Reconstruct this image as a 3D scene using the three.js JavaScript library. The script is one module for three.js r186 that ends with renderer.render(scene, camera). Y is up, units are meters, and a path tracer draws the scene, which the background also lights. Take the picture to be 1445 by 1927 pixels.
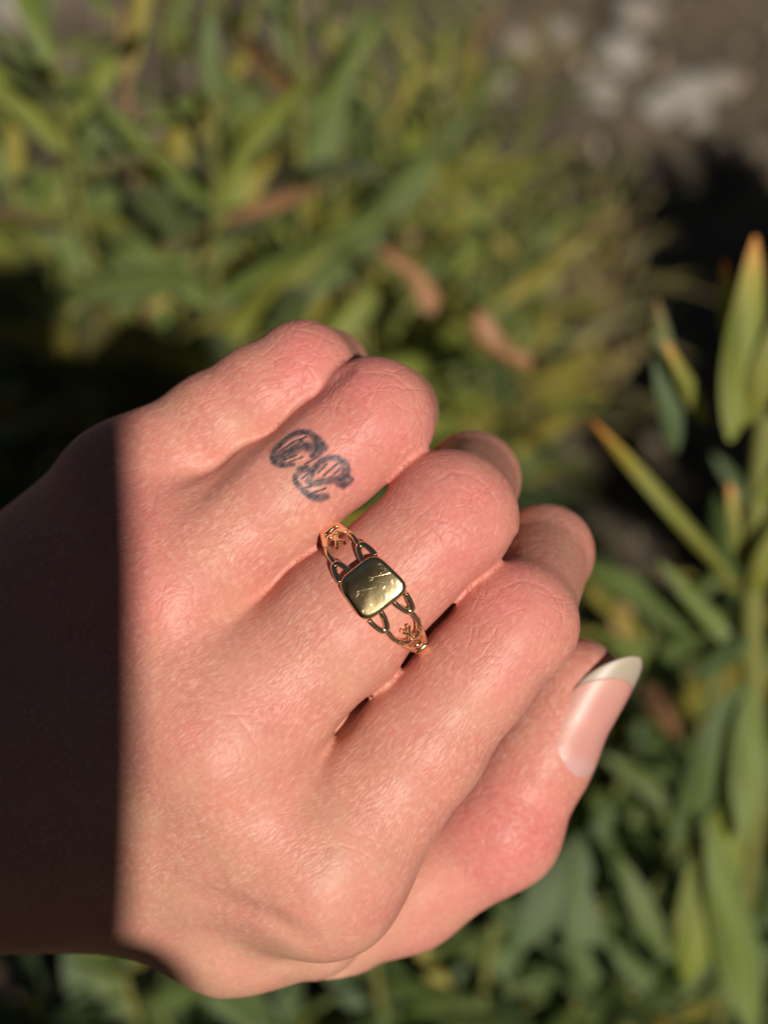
import * as THREE from 'three';
import { mergeGeometries, mergeVertices } from 'three/addons/utils/BufferGeometryUtils.js';

// ---------------------------------------------------------------- camera, sky, sun, exposure
const scene = new THREE.Scene();
const PITCH = 46 * Math.PI / 180, CAM_H = 0.70;          // a phone held 0.7 m over the ground, looking down
const S = 0.07, D = 190;                                 // the hand is worked in millimetres: scale of its plan, distance to the lens
const camera = new THREE.PerspectiveCamera(2 * Math.atan(963.5 * S / D) * 180 / Math.PI, 1445 / 1927, 0.01, 60);
camera.position.set(0, CAM_H, 0);
camera.rotation.x = -PITCH;
camera.updateMatrixWorld(true);
camera.userData.fStop = camera.getFocalLength() / 4.6;
camera.focus = 0.183;
scene.add(camera);
const RIGHT = new THREE.Vector3(1, 0, 0), UP = new THREE.Vector3(0, Math.cos(PITCH), -Math.sin(PITCH)), BACK = new THREE.Vector3(0, Math.sin(PITCH), Math.cos(PITCH));

const SUN_TILT = [0.25, -0.14, 1];                       // low sun behind the photographer's right shoulder
const sunDir = new THREE.Vector3().addScaledVector(RIGHT, SUN_TILT[0]).addScaledVector(UP, SUN_TILT[1]).addScaledVector(BACK, SUN_TILT[2]).normalize();
{                                                         // clear late-day sky: blue overhead, paler and warmer towards the horizon
  const W = 256, H = 128, d = new Float32Array(W * H * 4);
  for (let j = 0; j < H; j++) for (let i = 0; i < W; i++) {
    const el = Math.max(0, Math.sin(((j + 0.5) / H - 0.5) * Math.PI)), k = Math.pow(1 - el, 3);
    d.set([0.024 + 0.035 * k, 0.031 + 0.031 * k, 0.046 + 0.018 * k, 1], (j * W + i) * 4);
  }
  const t = new THREE.DataTexture(d, W, H, THREE.RGBAFormat, THREE.FloatType); t.mapping = THREE.EquirectangularReflectionMapping; t.magFilter = THREE.LinearFilter; t.needsUpdate = true;
  scene.background = t; scene.environment = t;
}
const sun = new THREE.DirectionalLight(new THREE.Color(1, 0.91, 0.80), 4.3);
sun.position.copy(sunDir).multiplyScalar(5);
sun.castShadow = true;
sun.shadow.radius = 2.6;
sun.shadow.mapSize.set(4096, 4096);
sun.shadow.camera.left = sun.shadow.camera.bottom = -1.5;
sun.shadow.camera.right = sun.shadow.camera.top = 1.5;
scene.add(sun, sun.target);
const renderer = new THREE.WebGLRenderer({ antialias: true });
renderer.setSize(767, 1024);
renderer.toneMapping = THREE.LinearToneMapping;
renderer.toneMappingExposure = 1.11;
renderer.shadowMap.enabled = true;

// ---------------------------------------------------------------- small tools
let seedState = 7;
const rnd = () => { seedState = (seedState * 1664525 + 1013904223) >>> 0; return seedState / 4294967296; };
const rr = (a, b) => a + (b - a) * rnd();
const clamp = (x, a, b) => Math.min(b, Math.max(a, x));
const sstep = (a, b, x) => { const t = clamp((x - a) / (b - a), 0, 1); return t * t * (3 - 2 * t); };
const gauss = (d, s) => Math.exp(-d * d / (2 * s * s));
const hash = (x, y, s) => { let h = Math.imul(x, 374761393) ^ Math.imul(y, 668265263) ^ Math.imul(s, 2246822519); h = Math.imul(h ^ (h >>> 13), 1274126177); return ((h ^ (h >>> 16)) >>> 0) / 4294967296; };
const GX = [], GY = [];
for (let i = 0; i < 64; i++) { GX.push(Math.cos(i * Math.PI / 32)); GY.push(Math.sin(i * Math.PI / 32)); }
function perlin(x, y, s) {
  const xi = Math.floor(x), yi = Math.floor(y), fx = x - xi, fy = y - yi;
  const u = fx * fx * fx * (fx * (fx * 6 - 15) + 10), v = fy * fy * fy * (fy * (fy * 6 - 15) + 10);
  const g = (i, j) => { const k = (hash(xi + i, yi + j, s) * 64) | 0; return GX[k] * (fx - i) + GY[k] * (fy - j); };
  const a = g(0, 0), b = g(1, 0), c = g(0, 1), d = g(1, 1);
  return (a + (b - a) * u) * (1 - v) + (c + (d - c) * u) * v;
}
const fbm = (x, y, s, n = 4) => { let a = 0, w = 1; for (let i = 0; i < n; i++) { a += w * perlin(x, y, s + i); x *= 2.03; y *= 2.03; w *= 0.5; } return a; };
const names = {};
const numbered = (n) => { const k = names[n] ?? 0; names[n] = k + 1; return k ? n + '_' + String(k).padStart(3, '0') : n; };
function tag(o, label, category, group, kind) {
  if (label) o.userData.label = label;
  if (category) o.userData.category = category;
  if (group) o.userData.group = group;
  if (kind) o.userData.kind = kind;
  return o;
}
function part(name, g, m, parent) {
  const o = new THREE.Mesh(g, m);
  o.name = parent === scene ? numbered(name) : name;
  o.castShadow = o.receiveShadow = true;
  parent.add(o);
  return o;
}

// ---------------------------------------------------------------- the hand: joints (plan u, v; height z in mm), radii in mm
const P = (u, v, z) => { const k = S * (D - z) / D; return [(u - 722.5) * k, (963.5 - v) * k, z]; };
const fingers = [
  { name: 'pinky', mcp: P(232, 920, -10), pip: P(585, 690, -6), dip: P(618, 696, -25), tip: P(560, 800, -36), r: [7.8, 7.3, 6.6, 5.7], waist: 7.0, head: [P(205, 925, 0), 6, 0.3] },
  { name: 'ring', mcp: P(325, 1106, -3), pip: P(720, 772, -2), dip: P(735, 775, -24), tip: P(640, 900, -38), r: [8.8, 7.8, 7.7, 6.6], waist: 7.3, head: [P(265, 1130, 8), 8, 0.5] },
  { name: 'middle', mcp: P(405, 1398, -1), pip: P(866, 957, 0), dip: P(888, 902, -24), tip: P(760, 1080, -40), r: [10.2, 9.25, 8.5, 6.8], waist: 7.8, head: [P(385, 1420, 9), 7, 0.8] },
  { name: 'index', mcp: P(598, 1640, -3), pip: P(985, 1156, -2), dip: P(1026, 1040, -24), tip: P(930, 1180, -40), r: [10.3, 8.45, 8.0, 6.8], waist: 7.5, head: [P(645, 1690, 7), 7, 0.7] },
];
const sub = (a, b) => [a[0] - b[0], a[1] - b[1], a[2] - b[2]], dot = (a, b) => a[0] * b[0] + a[1] * b[1] + a[2] * b[2];
const mad = (a, b, t) => [a[0] + b[0] * t, a[1] + b[1] * t, a[2] + b[2] * t], mix3 = (a, b, t) => [a[0] + (b[0] - a[0]) * t, a[1] + (b[1] - a[1]) * t, a[2] + (b[2] - a[2]) * t];
const norm = (a) => { const l = Math.hypot(...a); return [a[0] / l, a[1] / l, a[2] / l]; };
const cross = (a, b) => [a[1] * b[2] - a[2] * b[1], a[2] * b[0] - a[0] * b[2], a[0] * b[1] - a[1] * b[0]];
class Bones {
  constructor(k) { this.k = k; this.c = []; }
  add(a, b, ra, rb) { const d = sub(b, a); this.c.push([...a, ...d, ra, rb - ra, 1 / Math.max(1e-9, dot(d, d))]); return this; }
  ball(a, r) { return this.add(a, a, r, r); }
  d(x, y, z) {
    let m = 1e9; const k = this.k;
    for (const q of this.c) {
      const px = x - q[0], py = y - q[1], pz = z - q[2];
      let t = (px * q[3] + py * q[4] + pz * q[5]) * q[8]; t = t < 0 ? 0 : t > 1 ? 1 : t;
      const ex = px - q[3] * t, ey = py - q[4] * t, ez = pz - q[5] * t;
      const d = Math.sqrt(ex * ex + ey * ey + ez * ez) - q[6] - q[7] * t;
      const h = k - Math.abs(d - m);
      m = h > 0 ? Math.min(d, m) - h * h / (4 * k) : Math.min(d, m);
    }
    return m;
  }
}
const smin = (a, b, k) => { const h = k - Math.abs(a - b); return h > 0 ? Math.min(a, b) - h * h / (4 * k) : Math.min(a, b); };
for (const f of fingers) {
  f.axis = norm(sub(f.pip, f.mcp)); f.len = Math.hypot(...sub(f.pip, f.mcp));
  f.side = norm(cross(f.axis, [0, 0, 1])); f.up = cross(f.side, f.axis);
  const [r0, r1, r2, r3] = f.r, b = f.bones = new Bones(2);
  for (const s of [-1, 1]) {                              // two strands side by side: broad, flat-backed fingers
    const o = (p, r) => mad(p, f.side, s * r * 0.13), at = (t) => mix3(f.mcp, f.pip, t), k = 0.89;
    b.add(o(f.mcp, r0), o(at(0.5), r1), r0 * k, r1 * k).add(o(at(0.5), r1), o(at(0.76), f.waist), r1 * k, f.waist * k).add(o(at(0.76), f.waist), o(at(0.9), r2), f.waist * k, r2 * 0.95 * k);
  }
  for (const s of [-1, 1]) b.ball(mad(mad(mad(f.pip, f.side, s * r2 * 0.33), f.axis, -0.8), f.up, -0.8), r2 * 0.72);
  b.ball(mad(mad(f.pip, f.axis, -1.6), f.up, -1.1), r2 * 0.9);
  f.near = new Bones(2); f.near.c = b.c.slice();
  b.add(mad(f.pip, f.up, -1.5), f.dip, r2 * 0.86, r3).add(f.dip, f.tip, r3, r3 * 0.88);
  f.far = new Bones(2); f.far.c = b.c.slice(-2);
  f.top = mad(f.pip, f.up, r2);
}
const palm = new Bones(9);
const carpus = [P(-300, 1400, -46), P(-330, 1480, -38), P(-320, 1560, -36), P(-280, 1640, -42)];
fingers.forEach((f, i) => { palm.add(mad(f.mcp, f.up, -1), carpus[i], f.r[0] * 0.98, 12); });
for (let i = 0; i < 3; i++) palm.add(mad(mix3(fingers[i].mcp, fingers[i + 1].mcp, 0.5), fingers[i].axis, -2), mix3(carpus[i], carpus[i + 1], 0.5), 8.2, 12);
palm.add(P(330, 1150, -24), P(-200, 1480, -50), 12, 14).add(P(480, 1480, -24), P(-200, 1580, -50), 12, 14);
const deep = new Bones(1).add(P(450, 1260, -12), P(575, 1085, -12), 6, 4.5).add(P(530, 1510, -6), P(645, 1370, -8), 6, 4.5).add(P(645, 1370, -8), P(700, 1300, -12), 4.5, 4.5).add(P(700, 1300, -12), P(850, 1130, -12), 4.5, 4).add(P(380, 990, -13), P(560, 810, -13), 5, 4);   // flesh deep between the fingers
const thumbJ = { cmc: P(0, 1630, -44), mcp: P(585, 1748, -25), mid: P(765, 1676, -24), ip: P(938, 1556, -22), tip: P(1085, 1290, -22) };
const thumb = new Bones(3.5);
thumb.add(thumbJ.cmc, thumbJ.mcp, 10, 8.6).add(thumbJ.mcp, thumbJ.mid, 8.4, 8.2).add(thumbJ.mid, thumbJ.ip, 8.2, 9.0)
  .add(thumbJ.ip, mix3(thumbJ.ip, thumbJ.tip, 0.5), 8.2, 7.2).add(mix3(thumbJ.ip, thumbJ.tip, 0.5), thumbJ.tip, 7.6, 7.0);
const web = new Bones(5).add(P(200, 1640, -22), P(440, 1712, -14), 9.5, 10.2).add(P(440, 1712, -14), P(585, 1735, -17), 10.2, 7.5);
const forearm = new Bones(8).add(P(-300, 1500, -42), P(-900, 1600, -52), 22, 24).add(P(-900, 1600, -52), P(-2600, 1900, -80), 24, 34);
const folds = [                                           // furrows between the fingers and over the back of the hand: u, v, depth, half width (mm)
  [[655, 694, 0.5, 0.7], [560, 770, 0.5, 0.7], [470, 845, 0.6, 0.8], [385, 925, 0.45, 1.0], [320, 975, 0.3, 2.0], [230, 1010, 0, 3]],
  [[560, 1065, 0.1, 0.8], [510, 1112, 0.4, 0.9], [440, 1170, 0.45, 1.8], [330, 1235, 0.3, 3], [220, 1290, 0, 4]],
  [[975, 1022, 0.6, 0.7], [900, 1090, 0.3, 0.7], [790, 1205, 0, 0.7], [700, 1300, 0.25, 0.7], [622, 1402, 0.5, 0.9], [570, 1480, 0.6, 2.2], [470, 1560, 0.35, 3.5], [380, 1600, 0, 4]],
  [[330, 1672, 0, 1.5], [430, 1690, 0.5, 1.2], [520, 1712, 0.8, 1.1], [575, 1745, 0.6, 1.3], [620, 1765, 0, 1.5]],
].map((l) => { const p = l.map(([u, v, a, b]) => { const c = P(u, v, 3); return [c[0], c[1], a, b]; }), xs = p.map((q) => q[0]), ys = p.map((q) => q[1]); return { under: -12, lo: [Math.min(...xs) - 10, Math.min(...ys) - 10], hi: [Math.max(...xs) + 10, Math.max(...ys) + 10], seg: p.slice(1).map((b, i) => { const a = p[i], dx = b[0] - a[0], dy = b[1] - a[1]; return [a[0], a[1], dx, dy, 1 / (dx * dx + dy * dy), a[2], b[2] - a[2], a[3], b[3] - a[3]]; }) }; });
const bump = [];                                          // soft swellings and hollows of the back of the hand: centre, sigma, height
function field(x, y, z) {
  let f = 1e9;
  let p = palm.d(x, y, z);
  p = smin(p, forearm.d(x, y, z), 12);
  p = smin(p, web.d(x, y, z), 2.5);
  for (const g of fingers) f = smin(f, smin(p, g.bones.d(x, y, z), 7), 1.2);
  let d = smin(f, deep.d(x, y, z), 0.8);
  const t = thumb.d(x, y, z);
  d = smin(d, t, 0.6 + 7 * sstep(-8, -26, x));
  for (const b of bump) { const e = (x - b[0]) ** 2 + (y - b[1]) ** 2 + (z - b[2]) ** 2; d -= b[4] * Math.exp(-e / (2 * b[3] * b[3])); }
  for (const c of folds) {
    if (x < c.lo[0] || x > c.hi[0] || y < c.lo[1] || y > c.hi[1]) continue;
    let best = 1e9, dep = 0, sg = 1;
    for (const q of c.seg) { const px = x - q[0], py = y - q[1]; let t = (px * q[2] + py * q[3]) * q[4]; t = t < 0 ? 0 : t > 1 ? 1 : t; const e = (px - q[2] * t) ** 2 + (py - q[3] * t) ** 2; if (e < best) { best = e; dep = q[5] + q[6] * t; sg = q[7] + q[8] * t; } }
    const k = best / (2 * sg * sg); if (k < 8) d += dep * Math.exp(-k) * sstep(c.under, c.under + 4, z);
  }
  return d;
}
for (const f of fingers) {                                // knuckle heads
  bump.push([...f.head[0], f.head[1], f.head[2]]);
}
const grad = (x, y, z, e = 0.15) => norm([field(x + e, y, z) - field(x - e, y, z), field(x, y + e, z) - field(x, y - e, z), field(x, y, z + e) - field(x, y, z - e)]);

function surfaceNet(lo, hi, h, F = field) {
  const n = [0, 1, 2].map((k) => Math.ceil((hi[k] - lo[k]) / h) + 1), [nx, ny, nz] = n, B = 4;
  const val = new Float32Array(nx * ny * nz).fill(9), at = (i, j, k) => (k * ny + j) * nx + i;
  for (let k = 0; k < nz; k += B) for (let j = 0; j < ny; j += B) for (let i = 0; i < nx; i += B) {
    const c = F(lo[0] + (i + B / 2) * h, lo[1] + (j + B / 2) * h, lo[2] + (k + B / 2) * h), far = Math.abs(c) > B * h * 1.5;
    for (let c3 = k; c3 < Math.min(nz, k + B); c3++) for (let c2 = j; c2 < Math.min(ny, j + B); c2++) for (let c1 = i; c1 < Math.min(nx, i + B); c1++)
      val[at(c1, c2, c3)] = far ? c : F(lo[0] + c1 * h, lo[1] + c2 * h, lo[2] + c3 * h);
  }
  const id = new Int32Array(nx * ny * nz).fill(-1), pos = [], idx = [];
  for (let k = 0; k < nz - 1; k++) for (let j = 0; j < ny - 1; j++) for (let i = 0; i < nx - 1; i++) {
    let c = 0, sx = 0, sy = 0, sz = 0;
    const v = (a, b, e) => val[at(i + a, j + b, k + e)];
    const edge = (a, b, e, axis) => {
      const p = v(a, b, e), q = v(a + (axis === 0), b + (axis === 1), e + (axis === 2));
      if ((p < 0) === (q < 0)) return;
      const t = p / (p - q); c++;
      sx += a + (axis === 0 ? t : 0); sy += b + (axis === 1 ? t : 0); sz += e + (axis === 2 ? t : 0);
    };
    for (let a = 0; a < 2; a++) for (let b = 0; b < 2; b++) { edge(0, a, b, 0); edge(a, 0, b, 1); edge(a, b, 0, 2); }
    if (!c) continue;
    id[at(i, j, k)] = pos.length / 3;
    pos.push(lo[0] + (i + sx / c) * h, lo[1] + (j + sy / c) * h, lo[2] + (k + sz / c) * h);
  }
  const quad = (a, b, c, d, flip) => flip ? idx.push(a, c, b, a, d, c) : idx.push(a, b, c, a, c, d);
  for (let k = 1; k < nz - 1; k++) for (let j = 1; j < ny - 1; j++) for (let i = 1; i < nx - 1; i++) {
    const p = val[at(i, j, k)] < 0;
    if (p !== val[at(i + 1, j, k)] < 0) quad(id[at(i, j - 1, k - 1)], id[at(i, j, k - 1)], id[at(i, j, k)], id[at(i, j - 1, k)], !p);
    if (p !== val[at(i, j + 1, k)] < 0) quad(id[at(i - 1, j, k - 1)], id[at(i - 1, j, k)], id[at(i, j, k)], id[at(i, j, k - 1)], !p);
    if (p !== val[at(i, j, k + 1)] < 0) quad(id[at(i - 1, j - 1, k)], id[at(i, j - 1, k)], id[at(i, j, k)], id[at(i - 1, j, k)], !p);
  }
  return { pos, idx };
}
const settle = (pos, i, steps = 2) => {                              // pull a vertex onto the skin
  for (let s = 0; s < steps; s++) { const x = pos[i], y = pos[i + 1], z = pos[i + 2], d = field(x, y, z), g = grad(x, y, z); pos[i] -= g[0] * d * 0.9; pos[i + 1] -= g[1] * d * 0.9; pos[i + 2] -= g[2] * d * 0.9; }
};
const net = surfaceNet([-100, -68, -78], [36, 34, 20], 0.52);
function refine(m, want) {
  const mid = new Map(), out = [], pos = m.pos, n = pos.length / 3;
  const half = (a, b) => {
    const key = a < b ? a * 4194304 + b : b * 4194304 + a;
    let i = mid.get(key);
    if (i === undefined) { i = pos.length / 3; mid.set(key, i); pos.push((pos[a * 3] + pos[b * 3]) / 2, (pos[a * 3 + 1] + pos[b * 3 + 1]) / 2, (pos[a * 3 + 2] + pos[b * 3 + 2]) / 2); }
    return i;
  };
  for (let t = 0; t < m.idx.length; t += 3) {
    const a = m.idx[t], b = m.idx[t + 1], c = m.idx[t + 2];
    if (!want(a, b, c)) { out.push(a, b, c); continue; }
    const d = half(a, b), e = half(b, c), f = half(c, a);
    out.push(a, d, f, d, b, e, f, e, c, d, e, f);
  }
  m.idx = out;
  return n;
}
for (let pass = 0; pass < 3; pass++) {                    // even the net out before it is pulled onto the skin
  const n = net.pos.length / 3, sum = new Float64Array(n * 3), cnt = new Uint16Array(n);
  for (let t = 0; t < net.idx.length; t += 3) for (let e = 0; e < 3; e++) { const a = net.idx[t + e], b = net.idx[t + (e + 1) % 3]; cnt[a]++; for (let c = 0; c < 3; c++) sum[a * 3 + c] += net.pos[b * 3 + c]; }
  for (let i = 0; i < n * 3; i++) if (cnt[(i / 3) | 0]) net.pos[i] = net.pos[i] * 0.4 + 0.6 * sum[i] / cnt[(i / 3) | 0];
}
for (let i = 0; i < net.pos.length; i += 3) settle(net.pos, i);
const DETAIL = 2;
for (let level = 0; level < DETAIL; level++) {            // the back of the hand carries the skin relief, the palm stays coarse
  const p = net.pos;
  const want = (a, b, c) => {
    const x = p[a * 3], y = p[a * 3 + 1]; if (x < (level ? -44 : -60) || y < -68) return false;
    const nz = (p[b * 3] - x) * (p[c * 3 + 1] - y) - (p[b * 3 + 1] - y) * (p[c * 3] - x);
    const ux = p[b * 3] - x, uy = p[b * 3 + 1] - y, uz = p[b * 3 + 2] - p[a * 3 + 2], vx = p[c * 3] - x, vy = p[c * 3 + 1] - y, vz = p[c * 3 + 2] - p[a * 3 + 2];
    return nz > (level ? 0.04 : -0.1) * Math.hypot(uy * vz - uz * vy, uz * vx - ux * vz, ux * vy - uy * vx);
  };
  const from = refine(net, want);
  if (!level) for (let i = from * 3; i < net.pos.length; i += 3) settle(net.pos, i, 1);
}

// skin relief and colour ------------------------------------------------
const lines = (u, v, th, len, gap, s, w = 0.13) => { const c = Math.cos(th), q = Math.sin(th), n = perlin((u * c + v * q) / len + 31.7, (-u * q + v * c) / gap + 11.3, s); return Math.exp(-(n * n) / (w * w)); };
const thumbDir = norm(sub(thumbJ.tip, thumbJ.ip)), thumbSide = norm(cross(thumbDir, [0, 0, 1]));
const regions = [
  ...fingers.map((f, i) => ({ o: f.mcp, a: f.axis, s: f.side, u: f.up, d: (x, y, z) => f.near.d(x, y, z), round: f.r[1], seed: 20 * i + 20 })),
  ...fingers.map((f, i) => { const a = norm(sub(f.dip, f.pip)), s = norm(mad(f.side, a, -dot(f.side, a))); return { o: f.pip, a, s, u: f.axis, d: (x, y, z) => f.far.d(x, y, z), round: f.r[3], seed: 20 * i + 520 }; }),
  { o: thumbJ.mid, a: norm(sub(thumbJ.ip, thumbJ.mid)), s: norm(cross(sub(thumbJ.ip, thumbJ.mid), [0, 0, 1])), u: [0, 0, 1], d: (x, y, z) => thumb.d(x, y, z), round: 8, seed: 120 },
  { o: fingers[3].mcp, a: norm([0.83, 0.55, 0]), s: norm([0.55, -0.83, 0]), u: [0, 0, 1], d: (x, y, z) => palm.d(x, y, z) - 0.8, round: 0, seed: 160 },
];
const joints = [...fingers.map((f, i) => ({ c: f.top, a: f.axis, s: f.side, r: f.r[2] * 0.72, k: 1, seed: 301 + 9 * i })), { c: mad(thumbJ.ip, [0, 0, 1], 9), a: thumbDir, s: thumbSide, r: 6, k: 0.9, seed: 351 },
  ...fingers.map((f, i) => ({ c: f.head[0], a: f.axis, s: f.side, r: 6.5, k: 0.5, seed: 401 + 9 * i }))];
for (const j of joints) {                                 // star-shaped creases over each joint
  j.creases = []; const R = j.r * 1.35;
  for (let n = 0; n < 17; n++) {
    const a = rnd() * 6.283, r = R * Math.sqrt(rnd()), x0 = Math.cos(a) * r, y0 = Math.sin(a) * r, m = 4 + (rnd() * 4 | 0), a0 = rnd() * 6.28;
    for (let i = 0; i < m; i++) { const b = a0 + (i + rr(-0.25, 0.25)) * 6.283 / m, L = rr(0.9, 2.6), dx = Math.cos(b) * L, dy = Math.sin(b) * L; j.creases.push([x0, y0, dx, dy, 1 / (L * L), rr(0.45, 1)]); }
  }
}
let dry = 0, grooveShade = 0, calm = 1;  // dry masks pale glints painted into the colour; the next, painted groove shade
function relief(x, y, z) {
  let h = 0, wsum = 0; dry = grooveShade = 0;
  const ds = regions.map((r) => r.d(x, y, z)), m = Math.min(...ds);
  regions.forEach((r, i) => {
    const w = Math.exp(-(ds[i] - m) * 1.4); if (w < 0.04) return;
    const q = sub([x, y, z], r.o), u = dot(q, r.a), s = dot(q, r.s), up = dot(q, r.u);
    const v = r.round ? Math.atan2(s, up) * r.round : s;
    const wu = u + 0.5 * perlin(u / 3, v / 3, r.seed + 9), wv = v + 0.35 * perlin(u / 2.2, v / 2.2, r.seed + 8);
    const l1 = lines(wu, wv, 0.20, 2.8, 0.52, r.seed, 0.20), l2 = lines(wu, wv, -0.16, 2.6, 0.50, r.seed + 1, 0.20), l4 = lines(wu, wv, 0.46, 3.4, 1.3, r.seed + 3, 0.10);
    const k = -0.019 * l1 - 0.019 * l2 - 0.010 * lines(wu, wv, 1.2, 1.0, 0.56, r.seed + 2, 0.18) - 0.015 * l4 - 0.015 * lines(wu, wv, -0.5, 3.4, 1.4, r.seed + 6, 0.10) + 0.005 * perlin(wu / 0.5, wv / 0.27, r.seed + 4);
    calm = 1.0 + 0.8 * perlin(x / 7, y / 7, 941);
    dry += w * (lines(wu, wv, 0.12, 2.2, 0.50, r.seed + 11, 0.085) + 0.8 * lines(wu, wv, -0.22, 2.0, 0.55, r.seed + 12, 0.075)) * sstep(-0.25, 0.35, perlin(wu / 0.9, wv / 0.8, r.seed + 13)); grooveShade += w * Math.max(l1, l2);
    h += w * k; wsum += w;
  });
  calm = clamp(calm, 0.35, 1.3) * (1 - 0.5 * sstep(-46, -58, y)); h *= calm / wsum; dry *= calm / wsum; grooveShade *= calm / wsum;
  for (const j of joints) {
    const q = sub([x, y, z], j.c), e = Math.hypot(...q); if (e > 12) continue;
    const u = dot(q, j.a), v = dot(q, j.s), g = gauss(e, j.r) * j.k, W = 0.5 * perlin(u / 2, v / 2, j.seed);
    h *= 1 - 0.25 * g;
    let k = 0;
    for (const [x0, y0, dx, dy, il, wd] of j.creases) {
      const px = u + W * 0.35 - x0, py = v - W * 0.35 - y0; let t = (px * dx + py * dy) * il; t = t < 0 ? 0 : t > 1 ? 1 : t;
      const q2 = (px - dx * t) ** 2 + (py - dy * t) ** 2; if (q2 < 0.25) k = Math.max(k, wd * (1 - 0.6 * t) * Math.exp(-q2 / 0.018));
    }
    h -= 0.115 * k * sstep(12, 8, e) * j.k; dry = Math.max(dry * (1 - 0.5 * g), 0); grooveShade = Math.max(grooveShade, k * sstep(12, 8, e) * j.k);
    const ring = Math.sin((Math.hypot(u * 1.0, v * 0.9) + W * 1.2) * 3.2);
    h -= 0.05 * j.k * gauss(e - j.r * 1.0, 1.6) * sstep(0.55, 1, ring) * sstep(-2, 2, u);
  }
  return h;
}
const tattooStrokes = [                                   // old blue-black script on the ring finger
  [[570, 150, 30], [480, 165, 34], [380, 210, 30], [270, 290, 30], [180, 390, 32], [150, 490, 36], [180, 560, 42], [260, 600, 38], [360, 612, 34], [440, 605, 22]],
  [[190, 520, 40], [300, 470, 50], [420, 410, 52], [540, 355, 50], [640, 360, 56], [740, 370, 60]],
  [[570, 150, 30], [660, 170, 36], [730, 235, 48], [780, 300, 58], [850, 370, 50], [770, 440, 52], [700, 490, 34]],
  [[470, 770, 32], [540, 670, 40], [620, 660, 42], [690, 690, 40], [760, 630, 40], [830, 560, 38], [930, 515, 34], [1050, 520, 34], [1130, 580, 46], [1165, 660, 50], [1140, 750, 52], [1080, 805, 44], [950, 820, 40], [860, 830, 40], [740, 860, 38], [640, 835, 32], [700, 730, 30]],
  [[470, 770, 30], [470, 840, 28], [530, 910, 30], [600, 980, 36], [700, 1050, 40], [800, 1065, 46], [900, 1035, 34]],
  [[1050, 860, 36], [1120, 890, 40], [1230, 810, 32], [1180, 760, 30]], ...[[230, 430, 420, 300], [300, 440, 560, 270], [260, 560, 480, 470], [340, 590, 560, 500], [420, 300, 620, 220], [600, 600, 780, 500], [780, 720, 900, 600], [850, 760, 1050, 590], [930, 790, 1110, 640], [560, 790, 660, 720], [590, 930, 760, 870], [680, 1000, 880, 930]].map(([a, b, c, d]) => [[a, b, 13], [c, d, 13]]),
].map((s) => s.map(([x, y, w]) => { const p = P(490 + x / 7.225, 790 + y / 7.225, 5.8); return [p[0], p[1], w / 7.225 * S * 1.2]; }));
function ink(x, y) {
  let k = 0;
  for (const s of tattooStrokes) for (let i = 0; i + 1 < s.length; i++) {
    const [ax, ay, aw] = s[i], [bx, by, bw] = s[i + 1], dx = bx - ax, dy = by - ay, t = clamp(((x - ax) * dx + (y - ay) * dy) / (dx * dx + dy * dy), 0, 1);
    const d = Math.hypot(x - ax - dx * t, y - ay - dy * t), w = aw + (bw - aw) * t;
    k = Math.max(k, 1 - sstep(w * 0.4, w * 1.7, d));
  }
  return k;
}
const spots = []; for (let i = 0; i < 46; i++) spots.push([rr(-34, 24), rr(-56, 16), rr(0.10, 0.24), rr(0.2, 0.6)]);   // tiny red spots and follicles
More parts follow.
